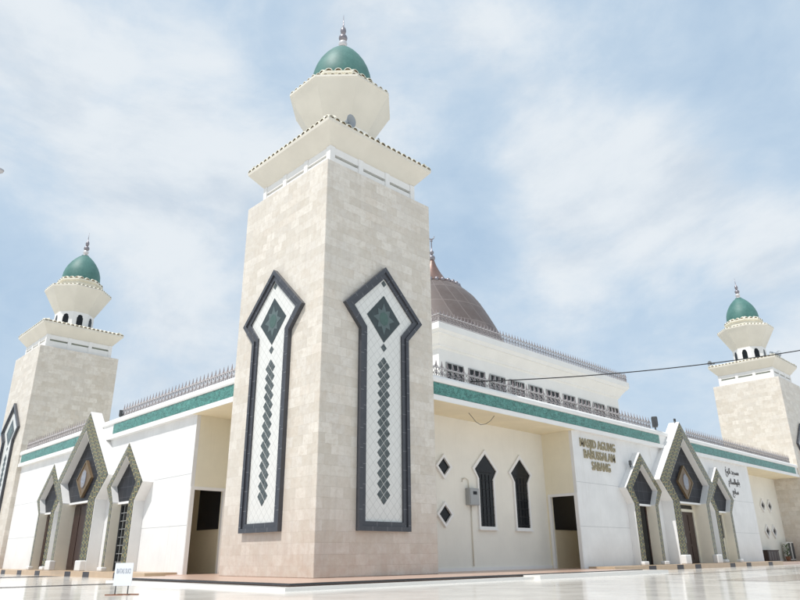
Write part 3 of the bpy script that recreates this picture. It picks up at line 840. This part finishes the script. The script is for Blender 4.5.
# ------------------------------------------------------------------ small things
T = thing('meter_box', 'grey metal electricity box on the cream wall left of the first arrow window', 'meter box', (8.93, 1.84, 2.36))
m = MB(); m.box(-.30, -.22, 0, .28, -.002, .64); bx = m.build('box', 'metal_grey', T, bevel=.012)
m = MB(); m.box(-.27, -.232, .04, .25, -.222, .60); m.build('door', 'metal_grey', T)
m = MB(); m.box(-.1, -.242, .40, .12, -.234, .52); m.build('window', 'dark_glass', T)
m = MB(); m.tube([(-.12, -.04, .64), (-.14, -.04, .95), (-.3, -.04, 1.02), (-.48, -.04, .98), (-.52, -.04, .86)], .018, 6); m.tube([(-.02, -.04, 0), (-.02, -.04, -2.2)], .022, 6); m.build('conduit', 'cream_paint', T)
T = MB(); T.tube([(7.75, .75, 5.66), (7.9, .7, 5.5), (8.05, .65, 5.33), (8.25, .6, 5.25), (8.5, .55, 5.3), (8.75, .5, 5.45), (8.95, .45, 5.67)], .011, 5)
tag(T.build('loose_cable', 'dark_metal'), 'loose cable drooping from the cream soffit above the grey meter box', 'cable')
# AC outdoor units standing by far minaret
def ac(x, label):
    T = thing('air_conditioner', label, 'air conditioner', (x, 1.5, 0), 'outdoor units against the far recess wall')
    m = MB(); m.box(-.26, -.15, .05, .26, .15, 1.25); m.build('casing', 'pale_marble', T, bevel=.015)
    m = MB(); m.box(-.2, -.17, .12, .2, -.152, 1.18); m.build('grille', 'dark_metal', T)
    m = MB(); m.box(-.24, -.12, 0, -.16, .12, .05); m.box(.16, -.12, 0, .24, .12, .05); m.build('foot', 'dark_metal', T)
ac(43.0, 'left of two grey outdoor units standing by the far right minaret'); ac(43.72, 'right of two grey outdoor units, touching the far right minaret')
T = thing('potted_plant', 'small green plant in a clay pot beside the outdoor units', 'plant', (42.35, 1.35, 0))
m = MB(); m.lathe([(.12, 0), (.18, .28), (.2, .3), (.16, .3)], n=14); m.build('pot', 'pot_clay', T)
m = MB(); rng = random.Random(3)
for k in range(60):
    an = rng.uniform(0, 2*PI); h = rng.uniform(.35, 1.15); l = rng.uniform(.18, .34); r0 = rng.uniform(0, .12)
    bx_, by_ = r0*math.cos(an), r0*math.sin(an); ex, ey = (r0+l)*math.cos(an), (r0+l)*math.sin(an); s_ = (-math.sin(an)*.035, math.cos(an)*.035)
    m.poly([(bx_, by_, h-.15), ((bx_+ex)/2+s_[0], (by_+ey)/2+s_[1], h), (ex, ey, h-.05), ((bx_+ex)/2-s_[0], (by_+ey)/2-s_[1], h)])
for k in range(5):
    an = 2*PI*k/5; m.tube([(0, 0, .25), (.04*math.cos(an), .04*math.sin(an), .6), (.08*math.cos(an), .08*math.sin(an), 1.0)], .01, 4)
m.build('foliage', 'leaf_green', T)
T = thing('low_cabinet', 'dark brown low wooden cabinet against the far recess wall', 'cabinet', (39.55, 1.55, 0))
m = MB(); m.box(-1.05, -.22, .03, 1.05, .24, .66); m.build('body', 'cabinet_wood', T)
m = MB(); m.box(-1.08, -.25, .662, 1.08, .25, .72); m.build('top', 'cabinet_wood', T)
m = MB()
for k in range(4): m.box(-1.0+.5*k+.02, -.24, .07, -.54+.5*k, -.222, .62)
m.build('door', 'dark_wood', T)
# sign stand on the plaza
T = thing('sign_stand', 'small white notice board on a rusty stand on the plaza, left of the near minaret', 'sign', (-5.85, -1.45, GZ))
T.rotation_euler = (0, 0, math.radians(-45+6))
m = MB(); m.box(-.175, -.012, .17, .175, .012, .595); bd = m.build('board', 'board_white', T)
text_mesh('letter_line', 'BATAS SUCI', .13, 'print_grey', bd, lambda x, e, z: (x, -.014-e, .40+z), extrude=.002, width=.27)
m = MB(); m.box(-.13, -.01, .02, -.112, .01, .17); m.build('leg', 'dark_metal', T)
m = MB(); m.box(.112, -.01, .02, .13, .01, .17); m.build('leg', 'dark_metal', T)
m = MB(); m.box(-.28, -.11, 0, .05, -.07, .02); m.box(-.08, .02, 0, .33, .06, .02); m.box(-.16, -.1, .0, -.12, .06, .018); m.box(.12, -.1, .0, .16, .06, .018); m.build('base', 'rust', T)

def horn(loc, az, label, mat='speaker_white', s=1.0, grp=True):
    T = thing('loudspeaker', label, 'loudspeaker', loc, 'horn loudspeakers on the minaret cornices')
    d = Vector((math.cos(az), math.sin(az), -.15)).normalized(); a = d.cross(Vector((0, 0, 1))).normalized(); b = a.cross(d)
    def rr(r, t): return [tuple(d*t+a*r*math.cos(2*PI*k/20)+b*r*math.sin(2*PI*k/20)+Vector((0, 0, .32*s))) for k in range(20)]
    m = MB(); m.loft([rr(.06*s, -.3*s), rr(.08*s, -.1*s), rr(.14*s, .05*s), rr(.24*s, .16*s), rr(.26*s, .17*s), rr(.23*s, .165*s), rr(.06*s, .0)], True, True); m.build('horn', mat, T)
    m = MB(); m.loft([rr(.09*s, -.42*s), rr(.1*s, -.4*s), rr(.1*s, -.3*s), rr(.07*s, -.29*s)], True); m.build('driver', 'speaker_grey', T)
    m = MB(); m.box(-.02, -.02, -.12, .02, .02, .3*s); m.build('bracket', 'dark_metal', T)
horn((.95, .12, 14.98), math.radians(-80), 'horn loudspeaker above the right cornice edge of the near minaret', 'speaker_grey', .95)
horn((.25, 1.3, 14.74), math.radians(170), 'white horn loudspeaker barely showing over the left cornice edge of the near minaret', 'speaker_white', .8)
horn((2.35, .15, 14.9), math.radians(-60), 'small dark horn loudspeaker low on the near minaret roof, right of the grey one', 'speaker_grey', .6)
horn((DR+1.5, .25, 15.0), math.radians(-30), 'grey horn loudspeaker beside the neck of the far right minaret', 'speaker_grey', 1.25)
horn((DR+.1, 4.85, 15.0), math.radians(160), 'dark loudspeaker at the left cornice corner of the far right minaret', 'speaker_grey', .9)

def flood(loc, label, s=1.0, rz=0):
    T = thing('floodlight', label, 'floodlight', loc, 'small dark floodlights round the right portals'); T.rotation_euler = (0, 0, rz)
    m = MB(); m.box(-.14*s, -.08*s, .12*s, .14*s, .08*s, .42*s); m.build('housing', 'dark_metal', T, bevel=.015)
    m = MB(); m.box(-.12*s, -.088*s, .15*s, .12*s, -.082*s, .39*s); m.build('glass', 'dark_glass', T)
    m = MB(); m.box(-.17*s, -.02, 0, -.145*s, .02, .3*s); m.box(.145*s, -.02, 0, .17*s, .02, .3*s); m.box(-.17*s, -.02, -.01, .17*s, .02, .01); m.build('bracket', 'dark_metal', T)
flood((22.25, .2, ZT), 'dark floodlight at the end of the roof fence left of the tall right portal', 1.7, .5)
flood((24.05, -.1, 7.19), 'small floodlight on the apex of the tall right portal', .5)
flood((18.62, -.0, 4.42), 'small floodlight on the slope of the left small portal of the right facade', .7, .6)
flood((.2, 15.3, ZT), 'dark floodlight at the end of the roof fence right of the tall left portal', .9, 1.2)

# overhead wire
C0 = Vector((-11.953, -15.733, .547))
m = MB(); P0 = Vector((8.05, .3, 7.15)); P1 = Vector((24.0, -24.0, 14.0))
pts = []
WIRE = dict(a=P0, b=P1)

# camera --------------------------------------------------------------
p_f, p_pitch, p_roll, p_yaw = 668.537, math.radians(20.9578), math.radians(-.5211), math.radians(45.7289)
F = Vector((math.cos(p_yaw)*math.cos(p_pitch), math.sin(p_yaw)*math.cos(p_pitch), math.sin(p_pitch)))
Rv = Vector((math.sin(p_yaw), -math.cos(p_yaw), 0)); U = Rv.cross(F)
R2 = Rv*math.cos(p_roll)+U*math.sin(p_roll); U2 = U*math.cos(p_roll)-Rv*math.sin(p_roll)
cam = bpy.data.cameras.new('camera'); co = bpy.data.objects.new('camera', cam); COL.objects.link(co)
M = Matrix((R2, U2, -F)).transposed().to_4x4(); M.translation = C0; co.matrix_world = M
cam.sensor_width = 36; cam.lens = p_f/800*36; cam.clip_end = 3000; cam.clip_start = .1
SC.camera = co

# wire ends: roof edge and a distant pole to the right of the view
P0 = Vector((7.4, .32, 6.75)); P1 = Vector((24.95, -11.94, 10.07)); n = 24
for i in range(n+1):
    t_ = i/n; q = P0.lerp(P1, t_); q.z -= 4*t_*(1-t_)*.5; pts.append(tuple(q))
m.tube(pts, .022, 5)
tag(m.build('overhead_wire', 'cable_black'), 'black overhead wire crossing the sky in front of the far right minaret', 'wire')
T = thing('utility_pole', 'concrete utility pole carrying the overhead wire, right of the plaza', 'pole', (24.95, -11.94, GZ))
m = MB(); m.lathe([(.2, 0), (.12, 10.6)], n=14); m.build('pole', 'pale_marble', T)
m = MB(); m.box(-.8, -.05, 10.0, .8, .05, 10.15); m.build('crossarm', 'dark_metal', T)

# street lamp at the left, only its head tip is in view
T = thing('street_lamp', 'grey street lamp whose curved head tip reaches in at the left edge', 'street lamp', (-12.2, -2.2, GZ))
TIP = Vector((-9.95, -4.2, 6.63))
hd = TIP-Vector((-12.2, -2.2, GZ)); dirh = Vector((hd.x, hd.y, 0)).normalized(); L_ = Vector((hd.x, hd.y, 0)).length; zt = hd.z
m = MB(); m.lathe([(.14, 0), (.13, .4), (.08, .45), (.055, zt-.6)], n=14); m.build('pole', 'lamp_shell', T)
m = MB(); ap = [tuple(dirh*(L_-.9)*t_+Vector((0, 0, zt-.62+.62*math.sin(PI/2*t_)))) for t_ in [k/8 for k in range(9)]]; m.tube(ap, .04, 8); m.build('arm', 'lamp_shell', T)
m = MB(); sd = Vector((-dirh.y, dirh.x, 0)); rings = []
for t_, w_, h_ in ((0, .05, .05), (.12, .13, .11), (.4, .17, .15), (.7, .13, .1), (.88, .06, .04), (.92, .02, .015)):
    c_ = dirh*(L_-.92+t_)+Vector((0, 0, zt))
    rings.append([tuple(c_+sd*w_*math.cos(2*PI*k/12)+Vector((0, 0, max(-.02, h_*math.sin(2*PI*k/12))))) for k in range(12)])
m.loft(rings, True); m.build('lamp_head', 'lamp_shell', T)

# ------------------------------------------------------------------ light & sky
SUN_EL, SUN_DIR = math.radians(60), Vector((-1, .04, 0)).normalized()
sd_ = Vector((SUN_DIR.x*math.cos(SUN_EL), SUN_DIR.y*math.cos(SUN_EL), math.sin(SUN_EL)))
sl = bpy.data.lights.new('sun', 'SUN'); sl.energy = 3.5; sl.angle = math.radians(.6); sl.color = (1, .97, .93)
so = bpy.data.objects.new('sun', sl); COL.objects.link(so); so.rotation_euler = sd_.to_track_quat('Z', 'Y').to_euler()
W = bpy.data.worlds.new('World'); SC.world = W; W.use_nodes = True; nt = NT(W.node_tree)
bg = W.node_tree.nodes['Background']
sky = nt.new('ShaderNodeTexSky'); sky.sky_type = 'NISHITA'; sky.sun_disc = False
sky.sun_elevation = SUN_EL; sky.sun_rotation = math.atan2(SUN_DIR.x, SUN_DIR.y); sky.air_density = 1; sky.dust_density = 2.5; sky.ozone_density = 1
dirv = nt.new('ShaderNodeTexCoord').outputs['Generated']
def scale(c, f):
    nd = nt.new('ShaderNodeVectorMath', operation='SCALE'); nt.link(c, nd.inputs[0]); nd.inputs[3].default_value = f; return nd.outputs[0]
skyc = scale(sky.outputs[0], .10)
mp_ = nt.new('ShaderNodeMapping'); mp_.inputs['Scale'].default_value = (1, 1, 1.7); nt.link(dirv, mp_.inputs[0])
n1 = nt.noise(mp_.outputs[0], 1.9, 9, .58, .5); n2 = nt.noise(mp_.outputs[0], 5.0, 9, .60, .3)
mq = nt.new('ShaderNodeMapping'); mq.inputs['Scale'].default_value = (1, 1, 1.7); mq.inputs['Location'].default_value = (.03, -.02, .10); nt.link(dirv, mq.inputs[0])
n3 = nt.noise(mq.outputs[0], 1.9, 9, .58, .5); n4 = nt.noise(mq.outputs[0], 5.0, 9, .60, .3)
def lobe(d, w0, w1):
    nd = nt.new('ShaderNodeVectorMath', operation='DOT_PRODUCT'); nt.link(dirv, nd.inputs[0]); nd.inputs[1].default_value = Vector(d).normalized()
    return nt.ramp(nd.outputs['Value'], math.cos(math.radians(w1)), math.cos(math.radians(w0)))
cover = nt.m('ADD', nt.m('MULTIPLY', n1, .75), nt.m('MULTIPLY', n2, .50))
cov2 = nt.m('ADD', nt.m('MULTIPLY', n3, .75), nt.m('MULTIPLY', n4, .50))
for d, a_, b_, k in (((.21, .80, .58), 2, 16, .11), ((.30, .80, .45), 2, 9, .07), ((.79, .40, .47), 3, 11, .17), ((.87, .28, .40), 2, 8, .07), ((.62, .42, .66), 1, 9, .05),
                     ((.17, .93, .30), 2, 14, -.20), ((.66, .55, .45), 1, 7, -.13), ((.80, .17, .60), 3, 12, -.07), ((.89, .36, .27), 2, 9, -.10)):
    cover = nt.m('ADD', cover, nt.m('MULTIPLY', lobe(d, a_, b_), k))
fac = nt.ramp(cover, .52, .77)
haze = nt.mix(.74, skyc, (.48, .655, .85))
shade = nt.ramp(nt.m('SUBTRACT', cov2, nt.m('MULTIPLY', n1, .75)), .15, .42)
cloud = nt.mix(shade, (.77, .825, .875), (.58, .665, .76))
thin = nt.mix(nt.ramp(cover, .3, .62, 0, .5), haze, (.67, .775, .87))
col = nt.mix(fac, thin, cloud)
nt.link(col, bg.inputs['Color']); bg.inputs['Strength'].default_value = 1.0
SC.view_settings.view_transform = 'Standard'; SC.view_settings.look = 'None'; SC.view_settings.exposure = .05; SC.view_settings.gamma = 1
SC.view_settings.use_curve_mapping = False
SC.cycles.max_bounces = 8; SC.cycles.diffuse_bounces = 4
try: SC.cycles.use_denoising = True
except Exception: pass
